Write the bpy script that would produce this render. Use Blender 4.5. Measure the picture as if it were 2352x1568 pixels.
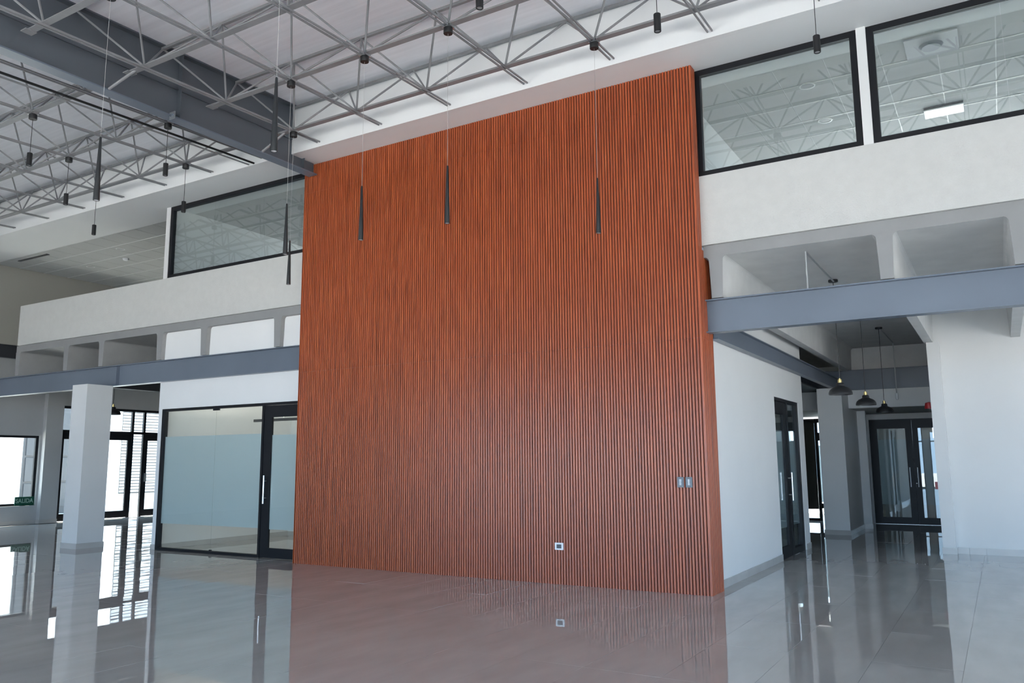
import bpy, bmesh, math, random
from mathutils import Vector, Matrix

# ------------------------------------------------------------------ clear
for o in list(bpy.data.objects):
    bpy.data.objects.remove(o, do_unlink=True)
sc = bpy.context.scene
COL = sc.collection
random.seed(11)

# ------------------------------------------------------------------ camera
H = 1.482
F_PX, YAW, PITCH, ROLL = 1855.4, -0.53986, 0.148667, -0.007312
CAM_POS = Vector((6.30 * H, -6.123 * H, H))
_fw = Vector((math.sin(YAW) * math.cos(PITCH), math.cos(YAW) * math.cos(PITCH), math.sin(PITCH)))
_r0 = Vector((math.cos(YAW), -math.sin(YAW), 0))
_u0 = _r0.cross(_fw)
_rt = _r0 * math.cos(ROLL) + _u0 * math.sin(ROLL)
_up = -_r0 * math.sin(ROLL) + _u0 * math.cos(ROLL)
cam_d = bpy.data.cameras.new('camera')
cam_d.sensor_width = 36.0
cam_d.lens = 36.0 * F_PX / 2352.0
cam_d.clip_start, cam_d.clip_end = 0.05, 400
cam = bpy.data.objects.new('camera', cam_d)
COL.objects.link(cam)
cam.matrix_world = Matrix(((_rt.x, _up.x, -_fw.x, CAM_POS.x), (_rt.y, _up.y, -_fw.y, CAM_POS.y),
                           (_rt.z, _up.z, -_fw.z, CAM_POS.z), (0, 0, 0, 1)))
sc.camera = cam


def pix(p):
    """project a world point to the 2352 x 1568 frame (None when behind the camera)"""
    d = Vector(p) - CAM_POS
    z = d.dot(_fw)
    if z < 0.3:
        return None
    return (1176 + F_PX * d.dot(_rt) / z, 784 - F_PX * d.dot(_up) / z, z)


# ------------------------------------------------------------------ world, sun, exposure
world = bpy.data.worlds.new('daylight')
sc.world = world
world.use_nodes = True
_n = world.node_tree.nodes
_l = world.node_tree.links
_bg = _n['Background']
_bg.inputs['Color'].default_value = (0.50, 0.73, 1.0, 1)
_bg.inputs['Strength'].default_value = 1.75

sun_d = bpy.data.lights.new('sun', 'SUN')
sun_d.energy = 9.5
sun_d.angle = math.radians(0.6)
sun_d.color = (1.0, 0.96, 0.90)
sun = bpy.data.objects.new('sun', sun_d)
COL.objects.link(sun)
sun.location = (10, -30, 40)
sun.rotation_euler = Vector((-0.20, 0.12, 0.97)).to_track_quat('Z', 'Y').to_euler()


def portal(name, loc, direction, sx, sy):
    d = bpy.data.lights.new(name, 'AREA')
    d.shape = 'RECTANGLE'
    d.size, d.size_y = sx, sy
    d.cycles.is_portal = True
    o = bpy.data.objects.new(name, d)
    COL.objects.link(o)
    o.location = loc
    o.rotation_euler = Vector(direction).to_track_quat('-Z', 'Z').to_euler()


SOUTH = -15.0
EAST = 15.0
portal('daylight_portal_south', (3.7, SOUTH - 0.3, 1.8), (0, 1, 0), 22.5, 3.6)
portal('daylight_portal_east', (EAST + 0.3, -8.4, 1.4), (-1, 0, 0), 11.8, 2.8)
portal('daylight_portal_east_corridor', (EAST + 0.3, 1.9, 1.3), (-1, 0, 0), 3.1, 2.6)
portal('daylight_portal_west_door', (-12.65, 5.5, 1.55), (1, 0, 0), 4.3, 3.1)
portal('daylight_portal_west_window', (-12.65, 1.4, 1.4), (1, 0, 0), 3.2, 1.9)

sc.view_settings.view_transform = 'Standard'
sc.view_settings.look = 'None'
sc.view_settings.gamma = 1.0
sc.view_settings.use_curve_mapping = False
sc.view_settings.exposure = 2.32
try:
    sc.cycles.use_denoising = True
    sc.cycles.max_bounces = 9
    sc.cycles.diffuse_bounces = 6
    sc.cycles.glossy_bounces = 4
    sc.cycles.transmission_bounces = 4
    sc.cycles.transparent_max_bounces = 14
    sc.cycles.sample_clamp_indirect = 8
    sc.cycles.caustics_reflective = False
    sc.cycles.caustics_refractive = False
    sc.cycles.blur_glossy = 0.5
except Exception:
    pass


# ------------------------------------------------------------------ materials
def lin(c):
    return tuple(((v / 255.0) / 12.92 if v / 255.0 <= 0.04045 else ((v / 255.0 + 0.055) / 1.055) ** 2.4) for v in c)


MATS = {}


def mat(name, col, rough=0.5, metal=0.0, spec=0.5, noise=None, bump=None, emit=None):
    """col: linear rgb; noise=(scale xyz, amount); bump=(scale, distance)"""
    m = bpy.data.materials.new(name)
    m.use_nodes = True
    nt = m.node_tree
    b = nt.nodes['Principled BSDF']
    b.inputs['Roughness'].default_value = rough
    b.inputs['Metallic'].default_value = metal
    b.inputs['Specular IOR Level'].default_value = spec
    b.inputs['Base Color'].default_value = (*col, 1)
    if noise or bump:
        geo = nt.nodes.new('ShaderNodeNewGeometry')
    if noise:
        sca, amt = noise
        mp = nt.nodes.new('ShaderNodeMapping')
        mp.inputs['Scale'].default_value = sca
        nz = nt.nodes.new('ShaderNodeTexNoise')
        nz.inputs['Scale'].default_value = 1.0
        nz.inputs['Detail'].default_value = 4.0
        mr = nt.nodes.new('ShaderNodeMapRange')
        mr.inputs['From Min'].default_value = 0.3
        mr.inputs['From Max'].default_value = 0.7
        mr.inputs['To Min'].default_value = 1 - amt
        mr.inputs['To Max'].default_value = 1 + amt
        mx = nt.nodes.new('ShaderNodeMix')
        mx.data_type = 'RGBA'
        mx.blend_type = 'MULTIPLY'
        mx.inputs['Factor'].default_value = 1.0
        mx.inputs['A'].default_value = (*col, 1)
        nt.links.new(geo.outputs['Position'], mp.inputs['Vector'])
        nt.links.new(mp.outputs['Vector'], nz.inputs['Vector'])
        nt.links.new(nz.outputs['Fac'], mr.inputs['Value'])
        nt.links.new(mr.outputs['Result'], mx.inputs['B'])
        nt.links.new(mx.outputs['Result'], b.inputs['Base Color'])
    if bump:
        s, d = bump
        nz2 = nt.nodes.new('ShaderNodeTexNoise')
        nz2.inputs['Scale'].default_value = s
        nz2.inputs['Detail'].default_value = 3.0
        bp = nt.nodes.new('ShaderNodeBump')
        bp.inputs['Strength'].default_value = 1.0
        bp.inputs['Distance'].default_value = d
        nt.links.new(geo.outputs['Position'], nz2.inputs['Vector'])
        nt.links.new(nz2.outputs['Fac'], bp.inputs['Height'])
        nt.links.new(bp.outputs['Normal'], b.inputs['Normal'])
    if emit:
        b.inputs['Emission Color'].default_value = (*emit[0], 1)
        b.inputs['Emission Strength'].default_value = emit[1]
    MATS[name] = m
    return m


WHITE = mat('white_paint', (0.70, 0.70, 0.69), 0.55, noise=((1.2, 1.2, 1.2), 0.02))
LITWHITE = mat('lit_white_paint', (0.78, 0.78, 0.77), 0.55, noise=((1.2, 1.2, 1.2), 0.02))  # white paint made paler, in place of more light on these walls
DIMWHITE = mat('dim_white_paint', (0.46, 0.46, 0.46), 0.6, noise=((1.2, 1.2, 1.2), 0.04))  # wall paint darkened, the dimness of the west side is in the colour
STUCCO = mat('white_stucco', (0.55, 0.55, 0.53), 0.8, noise=((9, 9, 9), 0.025), bump=(70, 0.004))
SOFFIT = mat('soffit_paint', (0.80, 0.80, 0.79), 0.7, noise=((0.7, 0.7, 0.7), 0.02))
EDGE = mat('grey_slab_edge_paint', (0.27, 0.27, 0.27), 0.6, noise=((3, 3, 3), 0.05))
CONCRETE = mat('pale_painted_concrete', (0.64, 0.635, 0.62), 0.6, noise=((3, 3, 3), 0.06), bump=(18, 0.002))
ROOF = mat('roof_insulation', (0.84, 0.84, 0.87), 0.75, noise=((0.6, 14, 1), 0.05), bump=(6, 0.006))
STEEL = mat('blue_grey_steel_paint', (0.145, 0.172, 0.215), 0.32, noise=((0.8, 0.8, 0.8), 0.10))
GIRDERSHADED = mat('shaded_girder_paint', (0.086, 0.098, 0.113), 0.5, noise=((0.8, 0.8, 0.8), 0.08))  # same steel paint darkened, shade of the unlit girder put into the colour
FRAMESTEEL = mat('grey_strut_paint', (0.235, 0.235, 0.24), 0.45, noise=((6, 6, 6), 0.10))
ZINC = mat('zinc_plate', (0.55, 0.57, 0.58), 0.3, metal=0.9)
BLACKMETAL = mat('black_aluminium', (0.008, 0.0085, 0.011), 0.42, spec=0.3)
GALV = mat('galvanised_conduit', (0.42, 0.43, 0.43), 0.45, metal=0.6)
LAMPBLACK = mat('matt_black_lamp', (0.010, 0.010, 0.011), 0.45)
BRASS = mat('brass', (0.62, 0.47, 0.20), 0.25, metal=1.0)
CHROME = mat('brushed_steel', (0.82, 0.82, 0.82), 0.42, metal=1.0)
DIFFUSER = mat('white_lamp_diffuser', (0.85, 0.85, 0.85), 0.4)
WIRE = mat('pale_wire', (0.45, 0.44, 0.42), 0.5)
CORD = mat('dark_cord', (0.03, 0.03, 0.03), 0.6)
BASEB = mat('beige_tile_base', (0.52, 0.50, 0.475), 0.18, noise=((3, 3, 3), 0.06))
GROUT = mat('grey_grout', (0.22, 0.21, 0.20), 0.8)
CEILTILE = mat('mineral_ceiling_tile', (0.50, 0.50, 0.485), 0.85, noise=((40, 40, 40), 0.03))
GRIDBAR = mat('ceiling_grid_white', (0.68, 0.68, 0.66), 0.35)
OLIVE = mat('warm_grey_wall_paint', (0.36, 0.35, 0.31), 0.7)
DARKCEIL = mat('charcoal_panel', (0.030, 0.032, 0.038), 0.6)
GREEN = mat('exit_sign_green', (0.006, 0.075, 0.045), 0.4)
SIGNTEXT = mat('exit_sign_letters', (0.28, 0.42, 0.36), 0.5)
PLATE = mat('grey_switch_plate', (0.11, 0.13, 0.145), 0.35)
OUTLETW = mat('white_plastic', (0.80, 0.81, 0.82), 0.3)
DARKPLASTIC = mat('dark_plastic', (0.02, 0.022, 0.028), 0.3)
RED = mat('fire_red', (0.40, 0.015, 0.02), 0.35)
OUTWHITE = mat('sunlit_white_render', (0.80, 0.79, 0.77), 0.8)
PAVING = mat('outdoor_paving', (0.55, 0.53, 0.50), 0.85, noise=((0.8, 0.8, 0.8), 0.1))
SHUTTER = mat('pale_shutter_slat', (0.42, 0.42, 0.43), 0.5)
BLIND = mat('dark_roller_blind', (0.050, 0.048, 0.040), 0.85)
CARD = mat('white_board', (0.75, 0.74, 0.72), 0.6)


def wood_material():
    m = bpy.data.materials.new('red_brown_timber')
    m.use_nodes = True
    nt = m.node_tree
    b = nt.nodes['Principled BSDF']
    b.inputs['Roughness'].default_value = 0.30
    b.inputs['Specular IOR Level'].default_value = 0.55
    geo = nt.nodes.new('ShaderNodeNewGeometry')
    mp = nt.nodes.new('ShaderNodeMapping')
    mp.inputs['Scale'].default_value = (90, 90, 1.6)
    nz = nt.nodes.new('ShaderNodeTexNoise')
    nz.inputs['Scale'].default_value = 1.0
    nz.inputs['Detail'].default_value = 5.0
    nz.inputs['Roughness'].default_value = 0.6
    rp = nt.nodes.new('ShaderNodeValToRGB')
    e = rp.color_ramp.elements
    e[0].position, e[0].color = 0.28, (0.150, 0.031, 0.012, 1)
    e[1].position, e[1].color = 0.74, (0.545, 0.148, 0.049, 1)
    k = e.new(0.50)
    k.color = (0.385, 0.081, 0.027, 1)
    mp2 = nt.nodes.new('ShaderNodeMapping')
    mp2.inputs['Scale'].default_value = (26, 26, 0.25)
    nz2 = nt.nodes.new('ShaderNodeTexNoise')
    nz2.inputs['Scale'].default_value = 1.0
    nz2.inputs['Detail'].default_value = 1.0
    mr = nt.nodes.new('ShaderNodeMapRange')
    mr.inputs['From Min'].default_value, mr.inputs['From Max'].default_value = 0.3, 0.7
    mr.inputs['To Min'].default_value, mr.inputs['To Max'].default_value = 0.86, 1.14
    mx = nt.nodes.new('ShaderNodeMix')
    mx.data_type = 'RGBA'
    mx.blend_type = 'MULTIPLY'
    mx.inputs['Factor'].default_value = 1.0
    L = nt.links.new
    L(geo.outputs['Position'], mp.inputs['Vector'])
    L(mp.outputs['Vector'], nz.inputs['Vector'])
    L(nz.outputs['Fac'], rp.inputs['Fac'])
    L(geo.outputs['Position'], mp2.inputs['Vector'])
    L(mp2.outputs['Vector'], nz2.inputs['Vector'])
    L(nz2.outputs['Fac'], mr.inputs['Value'])
    L(rp.outputs['Color'], mx.inputs['A'])
    L(mr.outputs['Result'], mx.inputs['B'])
    L(mx.outputs['Result'], b.inputs['Base Color'])
    return m


WOOD = wood_material()
WOODBACK = mat('shaded_timber_backing', (0.085, 0.022, 0.011), 0.6)  # slat timber darkened, so the shade of the gaps is in the colour


def tile_material():
    m = bpy.data.materials.new('polished_porcelain')
    m.use_nodes = True
    nt = m.node_tree
    b = nt.nodes['Principled BSDF']
    b.inputs['Roughness'].default_value = 0.010
    b.inputs['Specular IOR Level'].default_value = 0.62
    geo = nt.nodes.new('ShaderNodeNewGeometry')
    oi = nt.nodes.new('ShaderNodeObjectInfo')
    mp = nt.nodes.new('ShaderNodeMapping')
    mp.inputs['Scale'].default_value = (2.2, 0.7, 1)
    mp.inputs['Rotation'].default_value = (0, 0, 0.5)
    nz = nt.nodes.new('ShaderNodeTexNoise')
    nz.inputs['Scale'].default_value = 1.6
    nz.inputs['Detail'].default_value = 6.0
    rp = nt.nodes.new('ShaderNodeValToRGB')
    e = rp.color_ramp.elements
    e[0].position, e[0].color = 0.3, (0.400, 0.386, 0.374, 1)
    e[1].position, e[1].color = 0.75, (0.475, 0.460, 0.446, 1)
    nz2 = nt.nodes.new('ShaderNodeTexNoise')
    nz2.inputs['Scale'].default_value = 3.2
    nz2.inputs['Detail'].default_value = 1.5
    bp = nt.nodes.new('ShaderNodeBump')
    bp.inputs['Strength'].default_value = 1.0
    bp.inputs['Distance'].default_value = 0.00012
    L = nt.links.new
    L(geo.outputs['Position'], mp.inputs['Vector'])
    L(mp.outputs['Vector'], nz.inputs['Vector'])
    L(nz.outputs['Fac'], rp.inputs['Fac'])
    L(rp.outputs['Color'], b.inputs['Base Color'])
    L(geo.outputs['Position'], nz2.inputs['Vector'])
    L(nz2.outputs['Fac'], bp.inputs['Height'])
    L(bp.outputs['Normal'], b.inputs['Normal'])
    return m


TILE = tile_material()


def glass_material(name, tint, boost=1.0, base=0.05):
    """architectural pane: clear transmission plus a facing-dependent mirror reflection"""
    m = bpy.data.materials.new(name)
    m.use_nodes = True
    nt = m.node_tree
    for n in list(nt.nodes):
        if n.type != 'OUTPUT_MATERIAL':
            nt.nodes.remove(n)
    out = [n for n in nt.nodes if n.type == 'OUTPUT_MATERIAL'][0]
    tr = nt.nodes.new('ShaderNodeBsdfTransparent')
    tr.inputs['Color'].default_value = (*tint, 1)
    gl = nt.nodes.new('ShaderNodeBsdfGlossy')
    gl.inputs['Roughness'].default_value = 0.0
    gl.inputs['Color'].default_value = (0.95, 0.97, 0.98, 1)
    lw = nt.nodes.new('ShaderNodeLayerWeight')
    lw.inputs['Blend'].default_value = 0.5
    pw = nt.nodes.new('ShaderNodeMath')
    pw.operation = 'POWER'
    pw.inputs[1].default_value = 4.0
    ma = nt.nodes.new('ShaderNodeMath')
    ma.operation = 'MULTIPLY_ADD'
    ma.inputs[1].default_value = 0.9 * boost
    ma.inputs[2].default_value = base * boost
    mx = nt.nodes.new('ShaderNodeMixShader')
    L = nt.links.new
    L(lw.outputs['Facing'], pw.inputs[0])
    L(pw.outputs[0], ma.inputs[0])
    L(ma.outputs[0], mx.inputs['Fac'])
    L(tr.outputs[0], mx.inputs[1])
    L(gl.outputs[0], mx.inputs[2])
    L(mx.outputs[0], out.inputs['Surface'])
    return m


GLASS = glass_material('clear_glass', (0.90, 0.93, 0.92))
GLASSUP = glass_material('upper_clear_glass', (0.92, 0.94, 0.92), 1.0, 0.10)


def frosted_material():
    m = bpy.data.materials.new('frosted_film')
    m.use_nodes = True
    nt = m.node_tree
    for n in list(nt.nodes):
        if n.type != 'OUTPUT_MATERIAL':
            nt.nodes.remove(n)
    out = [n for n in nt.nodes if n.type == 'OUTPUT_MATERIAL'][0]
    df = nt.nodes.new('ShaderNodeBsdfDiffuse')
    df.inputs['Color'].default_value = (0.74, 0.83, 0.88, 1)
    tl = nt.nodes.new('ShaderNodeBsdfTranslucent')
    tl.inputs['Color'].default_value = (0.82, 0.90, 0.93, 1)
    tp = nt.nodes.new('ShaderNodeBsdfTransparent')
    a = nt.nodes.new('ShaderNodeMixShader')
    a.inputs['Fac'].default_value = 0.45
    c = nt.nodes.new('ShaderNodeMixShader')
    c.inputs['Fac'].default_value = 0.12
    L = nt.links.new
    L(df.outputs[0], a.inputs[1])
    L(tl.outputs[0], a.inputs[2])
    L(a.outputs[0], c.inputs[1])
    L(tp.outputs[0], c.inputs[2])
    L(c.outputs[0], out.inputs['Surface'])
    return m


FROST = frosted_material()


# ------------------------------------------------------------------ mesh helpers
class MB:
    """collects boxes, bars, prisms and lathes; build() links them as one mesh object"""

    def __init__(self):
        self.v, self.f = [], []

    def box(self, x0, x1, y0, y1, z0, z1):
        i = len(self.v)
        self.v += [(x0, y0, z0), (x1, y0, z0), (x1, y1, z0), (x0, y1, z0),
                   (x0, y0, z1), (x1, y0, z1), (x1, y1, z1), (x0, y1, z1)]
        self.f += [tuple(i + k for k in q) for q in
                   ((0, 3, 2, 1), (4, 5, 6, 7), (0, 1, 5, 4), (1, 2, 6, 5), (2, 3, 7, 6), (3, 0, 4, 7))]
        return self

    def prism(self, prof, axis, a0, a1, dz0=0.0, dz1=0.0):
        """closed 2-D profile extruded along an axis. profile (u, w): axis x -> (y, z), y -> (x, z), z -> (x, y)"""
        n = len(prof)
        i = len(self.v)
        for a, dz in ((a0, dz0), (a1, dz1)):
            for u, w in prof:
                self.v.append((a, u, w + dz) if axis == 'x' else (u, a, w + dz) if axis == 'y' else (u, w, a))
        flip = axis == 'y'
        for k in range(n):
            q = (i + k, i + (k + 1) % n, i + n + (k + 1) % n, i + n + k)
            self.f.append(q[::-1] if flip else q)
        c0 = tuple(i + k for k in range(n))
        c1 = tuple(i + n + k for k in range(n))
        self.f.append(c0 if flip else c0[::-1])
        self.f.append(c1[::-1] if flip else c1)
        return self

    def tube(self, p, q, r, n=8, r2=None):
        p, q = Vector(p), Vector(q)
        d = (q - p).normalized()
        a = d.orthogonal().normalized()
        b = d.cross(a)
        r2 = r if r2 is None else r2
        i = len(self.v)
        for c, rr in ((p, r), (q, r2)):
            for k in range(n):
                t = 2 * math.pi * k / n
                self.v.append(tuple(c + a * (rr * math.cos(t)) + b * (rr * math.sin(t))))
        for k in range(n):
            self.f.append((i + k, i + (k + 1) % n, i + n + (k + 1) % n, i + n + k))
        self.f.append(tuple(i + k for k in range(n))[::-1])
        self.f.append(tuple(i + n + k for k in range(n)))
        return self

    def lathe(self, prof, n=24, c=(0, 0, 0), close=False):
        """profile [(r, z)] about a vertical axis"""
        i = len(self.v)
        m = len(prof)
        for r, z in prof:
            for k in range(n):
                t = 2 * math.pi * k / n
                self.v.append((c[0] + r * math.cos(t), c[1] + r * math.sin(t), c[2] + z))
        for s in range(m - 1 + (1 if close else 0)):
            s2 = (s + 1) % m
            for k in range(n):
                k2 = (k + 1) % n
                self.f.append((i + s * n + k, i + s2 * n + k, i + s2 * n + k2, i + s * n + k2))
        if not close:
            self.f.append(tuple(i + k for k in range(n)))
            self.f.append(tuple(i + (m - 1) * n + k for k in range(n))[::-1])
        return self

    def mesh(self, name, material, smooth=False):
        me = bpy.data.meshes.new(name)
        me.from_pydata(self.v, [], self.f)
        me.materials.append(material)
        bm = bmesh.new()
        bm.from_mesh(me)
        bmesh.ops.recalc_face_normals(bm, faces=bm.faces)
        bm.to_mesh(me)
        bm.free()
        if smooth:
            for p in me.polygons:
                p.use_smooth = True
            try:
                me.set_sharp_from_angle(angle=math.radians(40))
            except Exception:
                pass
        me.update()
        return me

    def build(self, name, material, parent=None, smooth=False):
        return link(name, self.mesh(name, material, smooth), parent)


def link(name, me, parent=None, loc=None):
    o = bpy.data.objects.new(name, me)
    COL.objects.link(o)
    if parent is not None:
        o.parent = parent
        base = Vector((0, 0, 0))
        p = parent
        while p is not None:
            base += p.location
            p = p.parent
        if loc is None:
            o.location = -base          # mesh is written in world coordinates
        else:
            o.location = Vector(loc) - base
    elif loc is not None:
        o.location = loc
    return o


def tag(o, label=None, cat=None, group=None, kind=None):
    if label:
        o['label'] = label
    if cat:
        o['category'] = cat
    if group:
        o['group'] = group
    if kind:
        o['kind'] = kind
    return o


def thing(name, loc, label=None, cat=None, group=None, kind=None):
    o = bpy.data.objects.new(name, None)
    o.empty_display_size = 0.1
    COL.objects.link(o)
    o.location = loc
    return tag(o, label, cat, group, kind)


def struct(o):
    o['kind'] = 'structure'
    return o


def wall(name, axis, p0, p1, u0, u1, z0, z1, material, openings=(), parent=None):
    """wall slab normal to `axis` with rectangular openings (u0, u1, z0, z1) cut out"""
    if z0 == 0:
        z0 = -0.03              # stand on the screed, below the tile surface
    us = sorted({u0, u1, *[max(u0, min(u1, v)) for o in openings for v in o[:2]]})
    zs = sorted({z0, z1, *[max(z0, min(z1, v)) for o in openings for v in o[2:]]})
    b = MB()
    for i in range(len(us) - 1):
        run = None
        for j in range(len(zs) - 1):
            uc, zc = (us[i] + us[i + 1]) / 2, (zs[j] + zs[j + 1]) / 2
            hole = any(o[0] < uc < o[1] and o[2] < zc < o[3] for o in openings)
            if not hole:
                run = (zs[j], zs[j + 1]) if run is None else (run[0], zs[j + 1])
            if run is not None and (hole or j == len(zs) - 2):
                if axis == 'x':
                    b.box(p0, p1, us[i], us[i + 1], *run)
                else:
                    b.box(us[i], us[i + 1], p0, p1, *run)
                run = None
    o = b.build(name, material, parent)
    return struct(o) if parent is None else o


def in_view(pts, margin=0):
    for p in pts:
        q = pix(p)
        if q and -margin < q[0] < 2352 + margin and -margin < q[1] < 1568 + margin:
            return True
    return False


# ------------------------------------------------------------------ dimensions
W = 6.466                    # timber block width
ZS = 6.27                    # soffit height
WEST = -12.4
ZB = lambda y: 6.33 + 0.03 * (y + 1.03)      # underside of the lower chords
ZT = lambda y: 7.00 + 0.03 * (y + 0.46)      # upper chord axis
NX = lambda k: 0.80 + 1.215 * k              # lower node grid
NY = lambda m: -1.03 - 1.215 * m

# ------------------------------------------------------------------ FLOOR: subfloor and 0.6 x 1.2 m tiles
floor = struct(MB().box(WEST, EAST, SOUTH, 14.5, -0.2, -0.012).build('floor', GROUT))
tiles = []
TX0, TY0 = 7.18, -3.5
for i in range(-33, 15):
    for j in range(-10, 15):
        x, y = TX0 + 0.6 * i + 0.3, TY0 + 1.2 * j + 0.6
        if not (WEST + 0.3 < x < EAST - 0.3 and SOUTH + 0.6 < y < 14.0):
            continue
        q = pix((x, y, 0))
        a = 0
        if q and -150 < q[0] < 2500 and q[1] < 1800:
            a = 1e6 / (q[2] ** 3)
        tiles.append((a, x, y))
tiles.sort(reverse=True)
tile_me = MB().box(-0.299, 0.299, -0.599, 0.599, -0.010, 0.0).mesh('floor_tile', TILE)
for n, (a, x, y) in enumerate(tiles[:300]):
    o = link('floor_tile', tile_me, floor, (x, y, 0))
    o.rotation_euler = (random.gauss(0, 0.0009), random.gauss(0, 0.0014), 0)
rest = MB()
for a, x, y in tiles[300:]:
    s, t = random.gauss(0, 0.0010), random.gauss(0, 0.0008)
    i = len(rest.v)
    rest.box(x - 0.299, x + 0.299, y - 0.599, y + 0.599, -0.010, 0.0)
    for k in range(i, i + 8):
        vx, vy, vz = rest.v[k]
        rest.v[k] = (vx, vy, vz + s * (vx - x) + t * (vy - y))
o = rest.build('distant_floor_tiles', TILE, floor)
o['kind'] = 'stuff'

# ------------------------------------------------------------------ ROOF, outer walls
b = MB()
b.prism([(WEST - 0.2, 0.06), (EAST + 0.2, 0.06), (EAST + 0.2, 0.26), (WEST - 0.2, 0.26)], 'y', SOUTH - 0.2, 6.6, ZT(SOUTH - 0.2), ZT(6.6))
struct(b.build('ceiling', ROOF))
struct(MB().box(WEST - 0.2, EAST + 0.2, 6.4, 14.9, 4.03, 4.23).build('ceiling_back', CONCRETE))
SG = [(-7.4 + 4.5 * k, -3.2 + 4.5 * k, 0.0, 3.6) for k in range(5)]
EG = [(-14.2, -9.7, 0.0, 2.8), (-9.5, -5.0, 0.0, 2.8), (-4.8, -2.6, 0.0, 2.8), (0.4, 3.4, 0.0, 2.6)]  # last bay is added, out of view, to send light into the corridor
wall('wall_south', 'y', SOUTH - 0.2, SOUTH, WEST - 0.2, EAST + 0.2, 0, 7.2, WHITE, SG)
wall('wall_east', 'x', EAST, EAST + 0.2, SOUTH, 14.5, 0, 7.4, WHITE, EG)
wall('wall_north', 'y', 14.5, 14.7, WEST - 0.2, EAST + 0.2, 0, 4.1, WHITE, [(3.0, 6.2, 0.05, 2.5), (7.85, 8.42, 2.03, 2.45)])
wall('wall_upper_north', 'y', 6.4, 6.6, WEST - 0.2, EAST + 0.2, 4.03, 7.5, WHITE,
     [(-3.0, -0.4, 4.9, 6.2), (6.9, 10.6, 4.7, 6.2)])  # unseen openings added to bring daylight into the upper rooms
wall('wall_west', 'x', WEST - 0.2, WEST, SOUTH, 14.5, 0, 7.3, DIMWHITE, [(-0.2, 2.92, 0.47, 2.27), (3.43, 7.60, 0.0, 3.10)])
struct(MB().box(WEST, WEST + 0.16, 2.97, 3.42, 0, 3.38).build('wall_west_pilaster', DIMWHITE))
b = MB()
b.box(WEST, WEST + 0.012, SOUTH, 2.97, 0, 0.1).box(WEST, WEST + 0.172, 2.958, 3.43, 0, 0.1)
struct(b.build('baseboard_west', BASEB))

# ------------------------------------------------------------------ SOFFIT, FASCIA over the mezzanine front
GX0, GX1 = 0.10, 0.30
b = MB()
b.box(WEST, GX0 + 0.09, -0.41, 0.70, ZS, ZS + 0.05).box(GX0 + 0.11, EAST, -0.41, 0.70, ZS, ZS + 0.05)
struct(b.build('ceiling_soffit', SOFFIT))
b = MB()
b.box(WEST, GX0 + 0.09, -0.5, -0.41, ZS, 7.04).box(GX0 + 0.11, EAST, -0.5, -0.41, ZS, 7.04)
struct(b.build('wall_fascia', LITWHITE))


# suspended tile ceilings on the upper floor (0.6 m modules), as tiles in a white grid
def tile_ceiling(name, xs0, nx, ys0, ny, z, step=0.6):
    root = struct(MB().box(xs0, xs0 + nx * step, ys0, ys0 + ny * step, z + 0.10, z + 0.14).build(name, CEILTILE))
    me = MB().box(-step / 2 + 0.006, step / 2 - 0.006, -step / 2 + 0.008, step / 2 - 0.008, 0.006, 0.022).mesh('ceiling_tile', CEILTILE)
    for i in range(nx):
        for j in range(ny):
            link('ceiling_tile', me, root, (xs0 + (i + .5) * step, ys0 + (j + .5) * step, z))
    g = MB()
    for i in range(nx + 1):
        x = xs0 + i * step
        g.box(x - 0.006, x + 0.006, ys0, ys0 + ny * step, z + 0.012, z + 0.030)
    for j in range(ny + 1):
        y = ys0 + j * step
        g.box(xs0, xs0 + nx * step, y - 0.008, y + 0.008, z, z + 0.029)
    g.build('grid', GRIDBAR, root)
    return root


tile_ceiling('ceiling_mezzanine', -10.95, 12, 0.70, 8, ZS)
tile_ceiling('ceiling_upper_room_left', -3.70, 7, 0.70, 8, ZS)
tile_ceiling('ceiling_upper_room_right', 6.07, 9, 0.70, 8, ZS)

# upper-floor walls
wall('wall_upper_west', 'x', -11.25, -11.05, 0.15, 6.4, 4.39, 6.5, OLIVE)
wall('wall_upper_room_left', 'x', -3.78, -3.66, 0.33, 6.4, 4.03, 6.5, WHITE)
wall('wall_upper_room_left_end', 'x', 0.30, 0.42, 0.48, 6.4, 4.03, 6.5, WHITE)
wall('wall_upper_room_right_end', 'x', 6.0, 6.12, 0.48, 6.4, 4.03, 6.5, WHITE)
wall('wall_upper_room_right', 'x', 11.4, 11.5, 0.33, 6.4, 4.03, 6.5, WHITE)

# ------------------------------------------------------------------ PARAPETS and posts of the mezzanine
struct(MB().box(-8.53, 0.0, 0.15, 0.29, 4.03, 4.89).build('wall_parapet_left', STUCCO))
struct(MB().box(W - 0.02, EAST, 0.15, 0.29, 4.03, 4.89).build('wall_parapet_right', STUCCO))
struct(MB().box(-3.775, -3.665, 0.19, 0.33, 4.89, ZS).build('trim_1', WHITE))
struct(MB().box(8.318, 8.418, 0.17, 0.31, 4.89, ZS).build('trim_2', WHITE))
struct(MB().box(11.30, 11.42, 0.19, 0.33, 4.89, ZS).build('trim_3', WHITE))


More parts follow.
